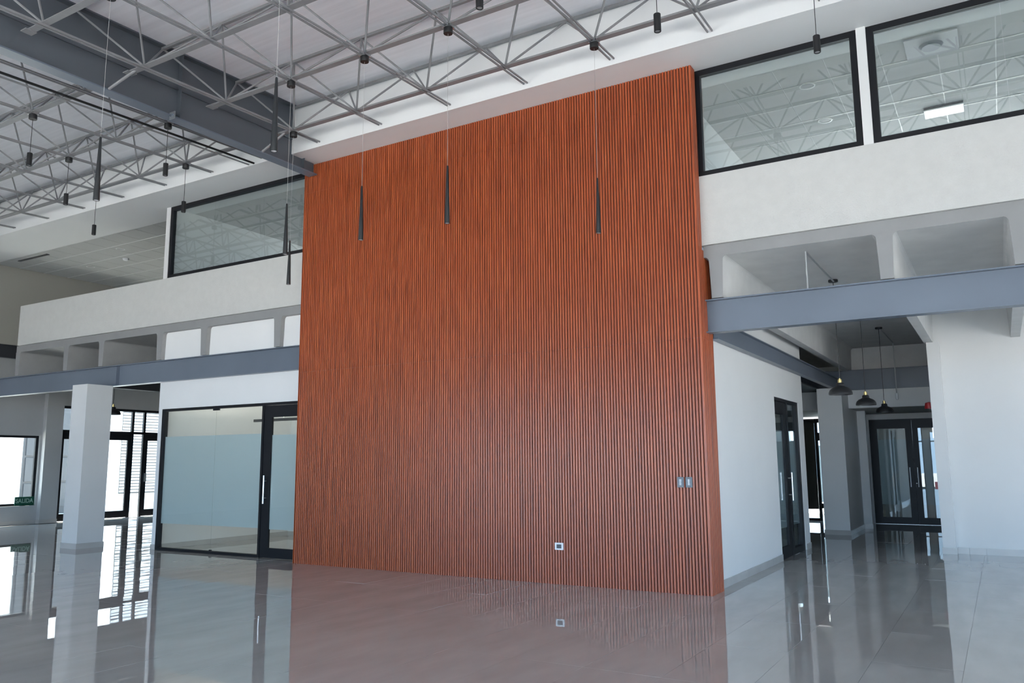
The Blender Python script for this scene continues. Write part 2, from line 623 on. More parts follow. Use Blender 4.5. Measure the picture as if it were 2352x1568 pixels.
def fixed_window(name, x0, x1, z0, z1, y, joints=(), fw=0.075, fd=0.07, glass=None):
    r = struct(thing(name, ((x0 + x1) / 2, y, z0)))
    f = MB()
    f.box(x0, x1, y, y + fd, z1 - fw, z1).box(x0, x1, y, y + fd, z0, z0 + fw)
    f.box(x0, x0 + fw, y, y + fd, z0 + fw, z1 - fw).box(x1 - fw, x1, y, y + fd, z0 + fw, z1 - fw)
    f.build('frame', BLACKMETAL, r)
    cuts = [x0 + fw, *joints, x1 - fw]
    for i in range(len(cuts) - 1):
        MB().box(cuts[i] + (0.003 if i else 0), cuts[i + 1] - (0.003 if i < len(cuts) - 2 else 0), y + 0.03, y + 0.038,
                 z0 + fw, z1 - fw).build('pane', glass or GLASSUP, r)
    return r


fixed_window('window_1', -3.66, 0.05, 4.89, ZS, 0.20, (-2.45, -1.20))
fixed_window('window_2', W - 0.03, 8.318, 4.89, ZS, 0.20)
fixed_window('window_3', 8.418, 11.30, 4.89, ZS, 0.20, (9.70,))

# ------------------------------------------------------------------ LOWER CEILING: ribbed concrete slab
SHADECON = mat('shaded_concrete', (0.34, 0.335, 0.325), 0.7, noise=((3, 3, 3), 0.06), bump=(18, 0.002))  # darker copy of the concrete, shade of the left voids painted in
lower = struct(MB().box(-8.64, 0.0, 0.20, 9.75, 3.89, 4.03).build('ceiling_lower_left', SHADECON))
struct(MB().box(0.0, W, 0.475, 9.75, 3.89, 4.03).build('ceiling_lower_middle', CONCRETE))
lower_r = struct(MB().box(W, EAST, 0.20, 9.75, 3.89, 4.03).build('ceiling_lower_right', CONCRETE))
def grey_front(me):
    me.materials.append(EDGE)
    for p in me.polygons:
        if p.normal.y < -0.9 and p.center.y < 0.3:
            p.material_index = 1
    return me


grey_front(lower.data)
grey_front(lower_r.data)
RIBS = [-8.57, -6.775, -5.575, -3.785, -2.555, -0.725, 6.61, 8.445, 9.67, 11.47]


def rib_mesh(y1, left=True, right=True, M=CONCRETE):
    wt, wb, r = 0.165, 0.13, 0.055
    prof = [(-wb / 2, 3.39), (wb / 2, 3.39)]
    arc = [(wt / 2 + r * (1 - math.cos(t)), 3.892 - r + r * math.sin(t)) for t in [k * math.pi / 10 for k in range(6)]]
    prof += arc if right else [(wt / 2, 3.892)]
    prof += [(-x, z) for x, z in (arc[::-1] if left else [(wt / 2, 3.892)])]
    return grey_front(MB().prism(prof, 'y', 0.20, y1).mesh('rib', M, smooth=False))


rm = rib_mesh(9.75)
rm_left = rib_mesh(9.75, M=SHADECON)
rm_end = rib_mesh(9.75, left=False, M=SHADECON)
rm_short = rib_mesh(0.40, M=SHADECON)
for x in RIBS:
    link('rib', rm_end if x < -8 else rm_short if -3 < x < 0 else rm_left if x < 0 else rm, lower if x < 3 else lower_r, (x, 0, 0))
MB().box(-8.64, 0, 9.75, 9.95, 3.30, 4.03).build('end_wall', SHADECON, lower)
MB().box(W, EAST, 9.75, 9.95, 3.30, 4.03).build('end_wall', CONCRETE, lower_r)


# ------------------------------------------------------------------ I-BEAMS
def ibeam(name, axis, c, a0, a1, z0, z1, bw, tf, tw, label, stiff=(), material=None):
    """I section running along axis; c = centre across"""
    M = material or STEEL
    mid = (a0 + a1) / 2
    r = thing(name, (mid, c, z0) if axis == 'x' else (c, mid, z0), label, 'beam')

    def bx(u0, u1, v0, v1, w0, w1):
        return MB().box(u0, u1, v0, v1, w0, w1) if axis == 'x' else MB().box(v0, v1, u0, u1, w0, w1)
    bx(a0, a1, c - tw / 2, c + tw / 2, z0 + tf, z1 - tf).build('web', M, r)
    bx(a0, a1, c - bw / 2, c + bw / 2, z1 - tf, z1).build('top_flange', M, r)
    bx(a0, a1, c - bw / 2, c + bw / 2, z0, z0 + tf).build('bottom_flange', M, r)
    for s in stiff:
        bx(s - 0.006, s + 0.006, c - bw / 2 + 0.005, c + bw / 2 - 0.005, z0 + tf, z1 - tf).build('stiffener', M, r)
    return r


ibeam('steel_beam', 'x', 0.255, -11.0, 0.0, 2.98, 3.375, 0.15, 0.014, 0.010,
      'long blue-grey steel beam resting over the free-standing white column', stiff=(-5.02,))
ibeam('steel_beam', 'x', 0.255, W, EAST, 2.98, 3.375, 0.15, 0.014, 0.010,
      'blue-grey steel beam running out from the timber cladding over the corridor mouth')
ibeam('steel_beam', 'y', -5.50, 0.34, 9.7, 2.98, 3.36, 0.15, 0.014, 0.010,
      'dark steel beam running inward behind the free-standing white column', material=DARKCEIL)  # near-black colour stands in for shade on its inward face
ibeam('steel_beam', 'y', 6.46, 0.49, 9.32, 2.945, 3.19, 0.10, 0.012, 0.010,
      'slim grey steel beam running along the top of the white corridor wall')
ibeam('steel_beam', 'x', 9.42, 5.0, 12.0, 2.95, 3.38, 0.14, 0.014, 0.010,
      'dark blue steel cross beam at the far end of the corridor')
ibeam('steel_beam', 'y', -11.10, 0.2, 6.3, 4.07, 4.385, 0.15, 0.014, 0.010,
      'dark steel beam under the warm grey wall beyond the balcony end', material=DARKCEIL)

# roof girder, ends against the timber cladding
gird = thing('roof_girder', (0.2, -7.0, 6.04), 'deep grey plate girder crossing under the roof to the timber cladding', 'girder')
b = MB()
gz = lambda y: 6.07 + 0.006 * y
b.v += [(0.194, -14.9, gz(-14.9) + .012), (0.206, -14.9, gz(-14.9) + .012), (0.206, -0.02, gz(0) + .012), (0.194, -0.02, gz(0) + .012),
        (0.194, -14.9, ZT(-14.9) + .03), (0.206, -14.9, ZT(-14.9) + .03), (0.206, -0.505, ZT(-0.505) + .03), (0.194, -0.505, ZT(-0.505) + .03),
        (0.206, -0.505, ZS - 0.001), (0.194, -0.505, ZS - 0.001), (0.206, -0.02, ZS - 0.001), (0.194, -0.02, ZS - 0.001),
        (0.206, -0.505, gz(-.5) + .012), (0.194, -0.505, gz(-.5) + .012)]
b.f += [(1, 12, 8, 6, 5), (0, 4, 7, 9, 13), (12, 2, 10, 8), (13, 9, 11, 3), (0, 1, 5, 4), (4, 5, 6, 7), (7, 6, 8, 9), (9, 8, 10, 11),
        (2, 3, 11, 10), (1, 0, 13, 12), (12, 13, 3, 2)]
b.build('web', GIRDERSHADED, gird)
MB().prism([(0.112, -0.006), (0.288, -0.006), (0.288, 0.012), (0.112, 0.012)], 'y', -14.9, -0.02, gz(-14.9), gz(0)).build('bottom_flange', STEEL, gird)
MB().prism([(0.112, 0.0), (0.288, 0.0), (0.288, 0.02), (0.112, 0.02)], 'y', -14.9, -0.51, ZT(-14.9) + 0.035, ZT(-.51) + 0.035).build('top_flange', GIRDERSHADED, gird)
for y in (-2.56, -8.6):
    MB().box(0.206, 0.282, y - 0.006, y + 0.006, gz(y) + .012, ZT(y) + .03).build('stiffener', GIRDERSHADED, gird)
pl = MB().box(0.25, 0.36, -2.70, -2.69, 6.0, 6.10).build('splice_plate', ZINC, gird)
for xx in (0.28, 0.33):
    MB().tube((xx, -2.715, 6.05), (xx, -2.70, 6.05), 0.014, 8).build('bolt', STEEL, pl)
MB().prism([(0.206, 0.0), (0.226, 0.0), (0.226, 0.02), (0.206, 0.02)], 'y', -14.9, -0.51, 6.33, 6.50).build('web_rib', GIRDERSHADED, gird)
MB().box(0.206, 0.26, -0.28, -0.268, 6.08, 6.27).build('stiffener', GIRDERSHADED, gird)

# ------------------------------------------------------------------ SPACE FRAME under the roof
unit_rod = MB().tube((0, 0, 0), (0, 0, 1), 0.0135, 6).mesh('diagonal', FRAMESTEEL, smooth=True)
NROWS = 11


def place_between(name, me, p, q, parent):
    p, q = Vector(p), Vector(q)
    o = link(name, me, parent, p)
    d = q - p
    o.rotation_euler = d.to_track_quat('Z', 'Y').to_euler()
    o.scale = (1, 1, d.length)
    return o


def space_frame(xs, x_end0, x_end1, label, canopy_side):
    root = thing('space_frame', ((x_end0 + x_end1) / 2, NY(3), ZB(NY(3))), label, 'roof frame')
    hidden = MB()
    y_last = NY(NROWS - 1) - 0.6
    L = x_end1 - x_end0
    # lower x chords: a pair of angles back to back
    prof = [(-0.042, 0.0), (0.042, 0.0), (0.042, 0.007), (0.006, 0.007), (0.006, 0.045), (-0.006, 0.045), (-0.006, 0.007), (-0.042, 0.007)]
    cs = 0.26 if x_end0 > 0 else 0.0
    cm = MB().prism(prof, 'x', cs, L - (0.0 if cs else 0.12)).mesh('bottom_chord', FRAMESTEEL)
    for m in range(NROWS):
        link('bottom_chord', cm, root, (x_end0, NY(m), ZB(NY(m))))
    tm = MB().prism([(-0.02, -0.015), (0.02, -0.015), (0.02, 0.02), (-0.02, 0.02)], 'x', 0, L).mesh('top_chord', FRAMESTEEL)
    for m in range(NROWS):
        y = NY(m) + 0.6075
        if y > -0.49:
            y = -0.46 - 0.08
        link('top_chord', tm, root, (x_end0, y, ZT(y)))
    # lower y rails: two thin bars side by side
    dl = y_last - (-0.52)
    rails = MB()
    for dx in (-0.034, 0.018):
        rails.prism([(dx, -0.022), (dx + 0.016, -0.022), (dx + 0.016, -0.002), (dx, -0.002)], 'y', -0.52, y_last, 0.0, 0.03 * dl)
    rme = rails.mesh('cross_rail', FRAMESTEEL)
    for x in xs:
        link('cross_rail', rme, root, (x, 0, ZB(-0.52)))
    count = 0
    for x in xs:
        for m in range(NROWS):
            y = NY(m)
            p = (x, y, ZB(y) + 0.01)
            for sx in (-1, 1):
                for sy in (-1, 1):
                    yy = y + sy * 0.6075
                    if yy > -0.49:
                        yy = -0.54
                    xx = x + sx * 0.6075
                    if not x_end0 - 0.08 <= xx <= x_end1 + 0.08:
                        continue
                    xx = min(max(xx, x_end0 + 0.015), x_end1 - 0.015)
                    q = (xx, yy, ZT(yy))
                    if in_view((p, q, ((p[0] + q[0]) / 2, (p[1] + q[1]) / 2, (p[2] + q[2]) / 2))) and count < 300:
                        place_between('diagonal', unit_rod, p, q, root)
                        count += 1
                    else:
                        hidden.tube(p, q, 0.0135, 5)
    if hidden.v:
        o = hidden.build('more_diagonals', FRAMESTEEL, root)
        o['kind'] = 'stuff'
    return root


sfr = space_frame([NX(k) for k in range(0, 11)], 0.24, 13.6, 'grey steel space frame of struts over the timber cladding and the bright upper windows', 1)
sfl = space_frame([NX(k) for k in range(-10, 0)], -11.9, 0.16, 'grey steel space frame of struts on the far side of the plate girder', -1)
# end plates and kicker braces of the chords at the girder
for m in range(4):
    y = NY(m)
    MB().box(0.47, 0.58, y - 0.07, y + 0.05, ZB(y) - 0.012, ZB(y) - 0.001).build('end_plate', FRAMESTEEL, sfr)
for m in (0, 2):
    y = NY(m)
    MB().tube((0.285, y - 0.12, gz(y) + 0.012), (0.62, y, ZB(y) + 0.01), 0.018, 8).build('kicker_brace', FRAMESTEEL, sfr)

# service pipes running beside the girder
for k, (dx, r, lb) in enumerate(((-0.62, 0.017, 'thick dark service pipe running beside the plate girder under the roof'),
                                 (-0.74, 0.012, 'thin grey conduit running beside the thick dark service pipe'))):
    o = MB().tube((dx, -14.8, ZB(-14.8) - 0.06), (dx, -0.52, ZB(-0.52) - 0.06), r, 10).build('service_pipe', LAMPBLACK if k == 0 else FRAMESTEEL, None, True)
    tag(o, lb, 'pipe')


# ------------------------------------------------------------------ PENDANT LAMPS
can_me = MB().lathe([(0.0, 0.0), (0.050, 0.0), (0.052, 0.004), (0.052, 0.064), (0.048, 0.068), (0.0, 0.068)], 24).mesh('canopy', LAMPBLACK, True)
brk_me = MB().box(-0.055, 0.055, -0.05, 0.05, 0.0, 0.004).box(-0.055, -0.051, -0.05, 0.05, 0.0, 0.05).box(0.051, 0.055, -0.05, 0.05, 0.0, 0.05).mesh('bracket', ZINC)
CONE_L = 0.645
cone_me = MB().lathe([(0.0, CONE_L), (0.008, CONE_L), (0.011, CONE_L - 0.01), (0.0300, 0.004), (0.0295, 0.0), (0.024, 0.0), (0.023, 0.012), (0.0, 0.012)], 20).mesh('shade', mat('dark_slate_lamp', (0.014, 0.016, 0.018), 0.4), True)
lens_me = MB().lathe([(0.0, 0.003), (0.0225, 0.003), (0.0225, 0.011), (0.0, 0.011)], 16).mesh('lens', DIFFUSER, True)
cyl_me = MB().lathe([(0.0, 0.18), (0.030, 0.18), (0.034, 0.176), (0.034, 0.002), (0.032, 0.0), (0.027, 0.0), (0.026, 0.02), (0.0, 0.02)], 24).mesh('shade', LAMPBLACK, True)
lens2_me = MB().lathe([(0.0, 0.008), (0.0255, 0.008), (0.0255, 0.019), (0.0, 0.019)], 16).mesh('lens', mat('dim_lamp_lens', (0.35, 0.36, 0.36), 0.3), True)
wire_me = MB().tube((0, 0, 0), (0, 0, 1), 0.0018, 6).mesh('wire', WIRE, True)
cord_me = MB().tube((0, 0, 0), (0, 0, 1), 0.004, 6).mesh('cord', CORD, True)


def pendant(kind, x, y, label, group):
    z0 = 4.02 if kind == 'cone' else 5.50
    top = ZB(y) - 0.024
    t = thing('cone_pendant' if kind == 'cone' else 'cylinder_pendant', (x, y, z0), label, 'pendant lamp', group)
    link('bracket', brk_me, t, (x, y, top - 0.004))
    link('canopy', can_me, t, (x, y, top - 0.072))
    if kind == 'cone':
        s = link('shade', cone_me, t, (x, y, z0))
        link('lens', lens_me, s, (x, y, z0))
        w = link('wire', wire_me, t, (x, y, z0 + CONE_L))
        w.scale = (1, 1, top - 0.072 - z0 - CONE_L)
    else:
        s = link('shade', cyl_me, t, (x, y, z0))
        link('lens', lens2_me, s, (x, y, z0))
        w = link('cord', cord_me, t, (x, y, z0 + 0.18))
        w.scale = (1, 1, top - 0.072 - z0 - 0.18)
    return t


CG = 'slim cone pendants under the space frame'
YG = 'short cylinder pendants under the space frame'
pendant('cone', NX(1), NY(1), 'slim black cone pendant before the upper window glass beside the timber cladding', CG)
pendant('cone', NX(2), NY(1), 'slim black cone pendant before the timber cladding, closest to the plate girder', CG)
pendant('cone', NX(3), NY(1), 'slim black cone pendant before the timber cladding, between two other cones', CG)
pendant('cone', NX(0), NY(0), 'slim black cone pendant before the white parapet beside the timber cladding', CG)
pendant('cone', NX(4), NY(0), 'slim black cone pendant before the timber cladding, farthest from the plate girder', CG)
pendant('cone', 4.42, -4.65, 'large slim black cone pendant hanging across the web of the plate girder', CG)
pendant('cone', 2.02, -4.68, 'slim black cone pendant seen against the struts beyond the plate girder', CG)
pendant('cylinder', NX(-2), NY(2), 'black cylinder pendant farthest out among the struts beyond the girder', YG)
pendant('cylinder', NX(-3), NY(1), 'black cylinder pendant hanging over the end of the open balcony ceiling edge', YG)
pendant('cylinder', NX(-1), NY(1), 'black cylinder pendant nearest the plate girder among the struts beyond it', YG)
pendant('cylinder', NX(-2), NY(0), 'black cylinder pendant before the corner of the upper window by the white post', YG)
pendant('cylinder', NX(-4), NY(0), 'black cylinder pendant hanging lowest, before the plain soffit of the open balcony', YG)
pendant('cylinder', NX(4), NY(2), 'black cylinder pendant cut by the top of the view above the timber cladding', YG)
pendant('cylinder', NX(5), NY(1), 'black cylinder pendant before the white fascia above the corner of the timber cladding', YG)
pendant('cylinder', NX(6), NY(0), 'black cylinder pendant before the frame of the upper window right of the timber cladding', YG)

# ------------------------------------------------------------------ TIMBER SLAT CLADDING
clad = thing('slat_cladding', (W / 2, 0.2, 0), 'tall red-brown fluted timber slat cladding reaching from floor to soffit', 'wall cladding')
b = MB().box(0.0, W - 0.017, 0.017, 0.034, 0.0, ZS - 0.003).box(W - 0.034, W - 0.017, 0.017, 0.46, 0.0, 3.98)
b.box(W - 0.034, W - 0.017, 0.017, 0.148, 3.98, ZS - 0.003)
b.build('backing_board', WOODBACK, clad)
MB().box(0.012, W - 0.034, 0.034, 0.42, 0, ZS - 0.003).build('core_wall', WHITE, clad)
NS = 170
PITCH_S = (W - 0.012) / NS
TIERS = [(0.0, 2.899), (2.901, 5.799), (5.801, ZS - 0.003)]


def slat_profile(w, d):
    return [(-w / 2, d), (-w / 2 + 0.001, 0.004), (-w / 2 + 0.005, 0.0), (w / 2 - 0.005, 0.0), (w / 2 - 0.001, 0.004), (w / 2, d)]


sw = 0.0265
slat_me = []
side_me = []
for (z0, z1) in TIERS:
    slat_me.append(MB().prism(slat_profile(sw, 0.0175), 'z', z0, z1).mesh('slat', WOOD))
    pr = [(-v, u) for u, v in slat_profile(sw, 0.0175)]
    side_me.append(MB().prism(pr, 'z', z0, min(z1, 3.98) if z0 < 3.9 else z1).mesh('slat', WOOD))
xs = [0.014 + PITCH_S * (i + 0.5) for i in range(NS)]
ys_side = [0.030 + 0.036 * k for k in range(12)]
stuff = MB()
made = 0
for x in xs:                                    # lower tier, front
    link('slat', slat_me[0], clad, (x, 0, 0))
    made += 1
for y in ys_side:                               # lower and middle tier, side
    link('slat', side_me[0], clad, (W, y, 0))
    made += 1
for y in ys_side:
    link('slat', side_me[1], clad, (W, y, 0))
    made += 1
left = 300 - made
for i, x in enumerate(reversed(xs)):            # middle tier, as many as the limit leaves
    if i < left:
        link('slat', slat_me[1], clad, (x, 0, 0))
    else:
        stuff.prism([(u + x, v) for u, v in slat_profile(sw, 0.0175)], 'z', *TIERS[1])
for x in xs:
    stuff.prism([(u + x, v) for u, v in slat_profile(sw, 0.0175)], 'z', *TIERS[2])
for y in ys_side[:4]:
    stuff.prism([(W - v, u + y) for u, v in slat_profile(sw, 0.0175)], 'z', *TIERS[2])
for y in ys_side[:4]:
    stuff.prism([(W - v, u + y) for u, v in slat_profile(sw, 0.0175)], 'z', 3.98, 5.799)
o = stuff.build('upper_slats', WOOD, clad)
o['kind'] = 'stuff'
# rounded corner trims
MB().tube((W - 0.010, 0.010, 0), (W - 0.010, 0.010, ZS - 0.03), 0.011, 12).build('corner_trim', WOOD, clad, True)
MB().box(0.0, 0.012, -0.002, 0.034, 0, ZS - 0.003).build('edge_trim', WOOD, clad)


def plate(name, x, z, w, h, pm, label, cat, inner):
    t = thing(name, (x, -0.01, z - h / 2), label, cat)
    MB().box(x - w / 2, x + w / 2, -0.012, -0.0005, z - h / 2, z + h / 2).build('cover_plate', pm, t)
    inner(t, x, z)
    return t


def switch_inner(t, x, z):
    for s in (-1, 1):
        o = MB().box(x - 0.02, x + 0.02, -0.017, -0.012, z + s * 0.0185 - 0.016, z + s * 0.0185 + 0.016).build('rocker', mat('rocker_grey', (0.22, 0.26, 0.30), 0.25), t)
    MB().box(x - 0.006, x + 0.004, -0.0185, -0.017, z - 0.034, z + 0.034).build('marker_strip', OUTWHITE, t)


def outlet_inner(t, x, z):
    MB().box(x - 0.032, x + 0.032, -0.015, -0.012, z - 0.024, z + 0.024).build('socket', DARKPLASTIC, t)


plate('switch_plate', 6.147, 1.245, 0.078, 0.118, PLATE, 'grey switch plate on the timber slats, the one farther from the corner', 'switch', switch_inner)
plate('switch_plate', 6.247, 1.245, 0.078, 0.118, PLATE, 'grey switch plate on the timber slats, the one nearer the corner', 'switch', switch_inner)
plate('wall_outlet', 4.56, 0.456, 0.118, 0.086, OUTLETW, 'white power outlet with dark socket low on the timber slats', 'outlet', outlet_inner)

# ------------------------------------------------------------------ LEFT ROOM behind the glass partition
wall('wall_room_left_front', 'y', 0.28, 0.40, -3.675, 0.0, 2.48, 3.89, LITWHITE)
wall('wall_room_left_side', 'x', -3.80, -3.675, 0.28, 3.4, 0, 3.89, LITWHITE)
wall('wall_room_left_back', 'y', 3.4, 3.5, -3.80, 3.0, 0, 3.89, LITWHITE, [(0.1, 1.95, 0.0, 3.4)])  # opening added out of view to let more light into the room
struct(MB().box(2.0, 2.1, 0.48, 3.4, 0, 3.89).build('wall_room_left_end', LITWHITE))
b = MB().box(-3.812, -3.663, 0.268, 0.28, 0, 0.09).box(-3.812, -3.80, 0.268, 3.5, 0, 0.09)
b.box(-3.675, -3.663, 0.40, 3.4, 0, 0.09).box(-3.66, 0.1, 3.388, 3.40, 0, 0.09)
struct(b.build('baseboard_room', BASEB))
PY = 0.28
part = struct(thing('window_4', (-2.3, PY, 0)))
x0, x1, z1 = -3.672, -1.03, 2.485
f = MB().box(x0, 0.0, PY - 0.02, PY + 0.06, z1 - 0.045, z1).box(x0, x1, PY - 0.02, PY + 0.06, 0.0, 0.045)
f.box(x0, x0 + 0.075, PY - 0.02, PY + 0.06, 0.045, z1 - 0.045).box(x1 - 0.045, x1, PY - 0.02, PY + 0.06, 0.045, z1 - 0.045)
f.build('frame', BLACKMETAL, part)
for a, c in ((x0 + 0.075, -2.243), (-2.239, x1 - 0.045)):
    pn = MB().box(a, c, PY + 0.012, PY + 0.022, 0.045, z1 - 0.045).build('pane', GLASS, part)
    MB().box(a, c, PY + 0.023, PY + 0.0238, 0.46, 1.985).build('frosted_film', FROST, pn)
MB().box(-2.32, -2.17, PY + 0.0, PY + 0.03, z1 - 0.075, z1 - 0.045).build('clip', BLACKMETAL, part)
MB().box(-2.26, -2.22, PY + 0.0, PY + 0.03, 0.045, 0.065).build('clip', BLACKMETAL, part)


def handle(parent, x, y, z0, z1, out, r=0.014, axis='y'):
    """vertical pull bar standing off a door leaf (out = signed stand-off)"""
    b = MB()
    if axis == 'y':
        b.tube((x, y + out, z0), (x, y + out, z1), r, 12)
        for z in (z0 + 0.09, z1 - 0.09):
            b.tube((x, y, z), (x, y + out, z), r * 0.6, 8)
    else:
        b.tube((x + out, y, z0), (x + out, y, z1), r, 12)
        for z in (z0 + 0.09, z1 - 0.09):
            b.tube((x, y, z), (x + out, y, z), r * 0.6, 8)
    return b.build('handle', CHROME, parent, True)


def leaf_y(parent, x0, x1, z1, y, st=0.17, top=0.19, bot=0.155, hx=None, hout=-0.06):
    """glazed door leaf lying in a plane y = const"""
    f = MB()
    f.box(x0, x0 + st, y, y + 0.045, 0.005, z1).box(x1 - st, x1, y, y + 0.045, 0.005, z1)
    f.box(x0 + st, x1 - st, y, y + 0.045, z1 - top, z1).box(x0 + st, x1 - st, y, y + 0.045, 0.005, 0.005 + bot)
    lf = f.build('leaf', BLACKMETAL, parent)
    MB().box(x0 + st, x1 - st, y + 0.018, y + 0.026, 0.005 + bot, z1 - top).build('pane', GLASS, lf)
    MB().box(x0 + st, x1 - st, y + 0.027, y + 0.0278, 0.45, 1.955).build('frosted_film', FROST, lf)
    if hx is not None:
        handle(lf, hx, y, 0.855, 1.305, hout)
    return lf


d1 = struct(thing('door_1', (-0.5, PY, 0)))
leaf_y(d1, -1.025, -0.02, 2.435, PY - 0.01, hx=-0.925)
# linear lamp and wall box inside the room
t = thing('linear_lamp', (-1.1, 1.6, 2.29), 'long thin black linear lamp hung inside the glazed room', 'lamp')
MB().box(-2.78, 0.9, 1.585, 1.625, 2.275, 2.325).build('housing', LAMPBLACK, t)
ud = bpy.data.lights.new('added_room_fill', 'AREA')  # fill light added to brighten the room, the lamp itself is unlit
ud.shape = 'RECTANGLE'
ud.size, ud.size_y, ud.energy, ud.color = 3.5, 0.03, 26.0, (1.0, 0.97, 0.92)
uo = link('added_room_fill', ud, t, (-0.94, 1.605, 2.34))
uo.rotation_euler = (math.pi, 0, 0)
for x in (-2.0, 0.3):
    MB().tube((x, 1.605, 2.335), (x, 1.605, 3.89), 0.003, 6).build('cord', CORD, t)

# ------------------------------------------------------------------ LEFT FREE-STANDING COLUMN
t = thing('column', (-5.285, -0.09, 0), 'free-standing square white column under the long steel beam', 'column')
MB().box(-5.52, -5.05, -0.345, 0.16, 0, 2.978).build('shaft', WHITE, t)
b = MB().box(-5.532, -5.038, -0.357, -0.345, 0, 0.095).box(-5.532, -5.038, 0.16, 0.172, 0, 0.095)
b.box(-5.532, -5.52, -0.345, 0.16, 0, 0.095).box(-5.05, -5.038, -0.345, 0.16, 0, 0.095)
b.build('tile_skirting', BASEB, t)


def dome_lamp(x, y, zr, dia, label, group, cord_top, canopy=True):
    t = thing('dome_pendant', (x, y, zr), label, 'pendant lamp', group)
    R = dia / 2
    prof = [(R, 0.0), (R * 0.99, R * 0.17), (R * 0.90, R * 0.40), (R * 0.68, R * 0.60), (R * 0.40, R * 0.72), (R * 0.34, R * 0.78),
            (R * 0.335, R * 0.96), (R * 0.27, R * 1.05), (0.012, R * 1.06),
            (0.012, R * 1.04), (R * 0.26, R * 1.02), (R * 0.32, R * 0.95), (R * 0.325, R * 0.77), (R * 0.39, R * 0.70), (R * 0.66, R * 0.585), (R * 0.88, R * 0.39), (R * 0.97, R * 0.17), (R * 0.985, 0.0)]
    MB().lathe(prof, 32, (x, y, zr), close=True).build('shade', LAMPBLACK, t, True)
    MB().lathe([(0.0, R * 1.05), (R * 0.17, R * 1.05), (R * 0.17, R * 1.34), (R * 0.08, R * 1.37), (R * 0.08, R * 1.45), (0.0, R * 1.45)], 16, (x, y, zr)).build('socket_cap', BRASS, t, True)
    MB().tube((x, y, zr + R * 1.44), (x, y, cord_top), 0.0045, 8).build('cord', CORD, t)
    if canopy:
        MB().lathe([(0.0, 0.0), (0.058, 0.0), (0.062, 0.006), (0.062, 0.03), (0.0, 0.03)], 24, (x, y, cord_top - 0.005)).build('canopy', LAMPBLACK, t, True)
    return t


DG = 'black dome pendants'
dome_lamp(7.575, 2.31, 2.337, 0.300, 'black dome pendant with brass cap over the corridor, nearest the front beam', DG, 3.862)
dome_lamp(7.580, 4.63, 2.330, 0.300, 'black dome pendant with brass cap over the corridor, middle of three', DG, 3.862)
dome_lamp(7.585, 6.95, 2.330, 0.300, 'black dome pendant with brass cap over the corridor, nearest the double doors', DG, 3.862)
dome_lamp(-6.06, 0.84, 2.50, 0.30, 'black dome pendant half hidden behind the free-standing white column', DG, 3.86)


def conduit(x, y0, y1, drop, ydrop, label, cap=False):
    t = thing('conduit', (x, ydrop, 3.86), label, 'pipe')
    b = MB().tube((x, y0, 3.855), (x, y1, 3.855), 0.011, 10)
    b.build('run', GALV, t, True)
    MB().tube((x, ydrop, 3.855), (x, ydrop, drop), 0.011, 10).build('drop', GALV, t, True)
    if cap:
        MB().lathe([(0.0, -0.14), (0.022, -0.13), (0.030, -0.10), (0.030, -0.01), (0.016, 0.0), (0.0, 0.0)], 16, (x, ydrop, drop)).build('end_cap', OUTLETW, t, True)
    return t


conduit(7.59, 0.43, 2.245, 3.36, 0.43, 'thin metal conduit bent along the slab above the front beam')
conduit(7.61, 7.02, 8.97, 2.82, 8.97, 'thin metal conduit dropping from the slab with a white end cap', True)

# ------------------------------------------------------------------ CORRIDOR, right side
wall('wall_corridor_left', 'x', 6.25, 6.40, 0.46, 5.75, 0, 3.89, LITWHITE, [(3.66, 5.39, 0.0, 2.46)])
b = MB().box(6.40, 6.412, 0.46, 3.655, 0, 0.095).box(6.40, 6.412, 5.395, 5.762, 0, 0.095).box(6.25, 6.412, 5.75, 5.762, 0, 0.095)
struct(b.build('baseboard_corridor', BASEB))
wall('wall_room_side_back', 'x', 3.0, 3.1, 0.46, 5.75, 0, 3.89, WHITE)
wall('wall_room_side_north', 'y', 5.63, 5.75, 3.1, 6.25, 0, 3.89, WHITE)
# door in the side wall (plane x = 6.36)
d2 = struct(thing('door_2', (6.34, 4.5, 0)))
f = MB().box(6.30, 6.385, 3.66, 5.39, 2.41, 2.46).box(6.30, 6.385, 3.66, 3.70, 0, 2.41).box(6.30, 6.385, 5.22, 5.39, 0, 2.41)
f.box(6.30, 6.385, 4.50, 4.60, 0, 2.41).box(6.30, 6.385, 4.60, 5.22, 0, 0.10)
f.build('frame', BLACKMETAL, d2)
lf = MB().box(6.33, 6.375, 3.70, 3.74, 0.005, 2.40).box(6.33, 6.375, 4.30, 4.50, 0.005, 2.40)
lf.box(6.33, 6.375, 3.74, 4.30, 2.21, 2.40).box(6.33, 6.375, 3.74, 4.30, 0.005, 0.17)
lf = lf.build('leaf', BLACKMETAL, d2)
MB().box(6.348, 6.356, 3.74, 4.30, 0.17, 2.21).build('pane', GLASS, lf)
MB().box(6.345, 6.3458, 3.74, 4.30, 0.45, 1.955).build('frosted_film', FROST, lf)
handle(lf, 6.375, 4.42, 0.855, 1.295, 0.06, axis='x')
pn = MB().box(6.348, 6.356, 4.60, 5.22, 0.10, 2.41).build('pane', GLASS, d2)
MB().box(6.345, 6.3458, 4.60, 5.22, 0.45, 1.955).build('frosted_film', FROST, pn)

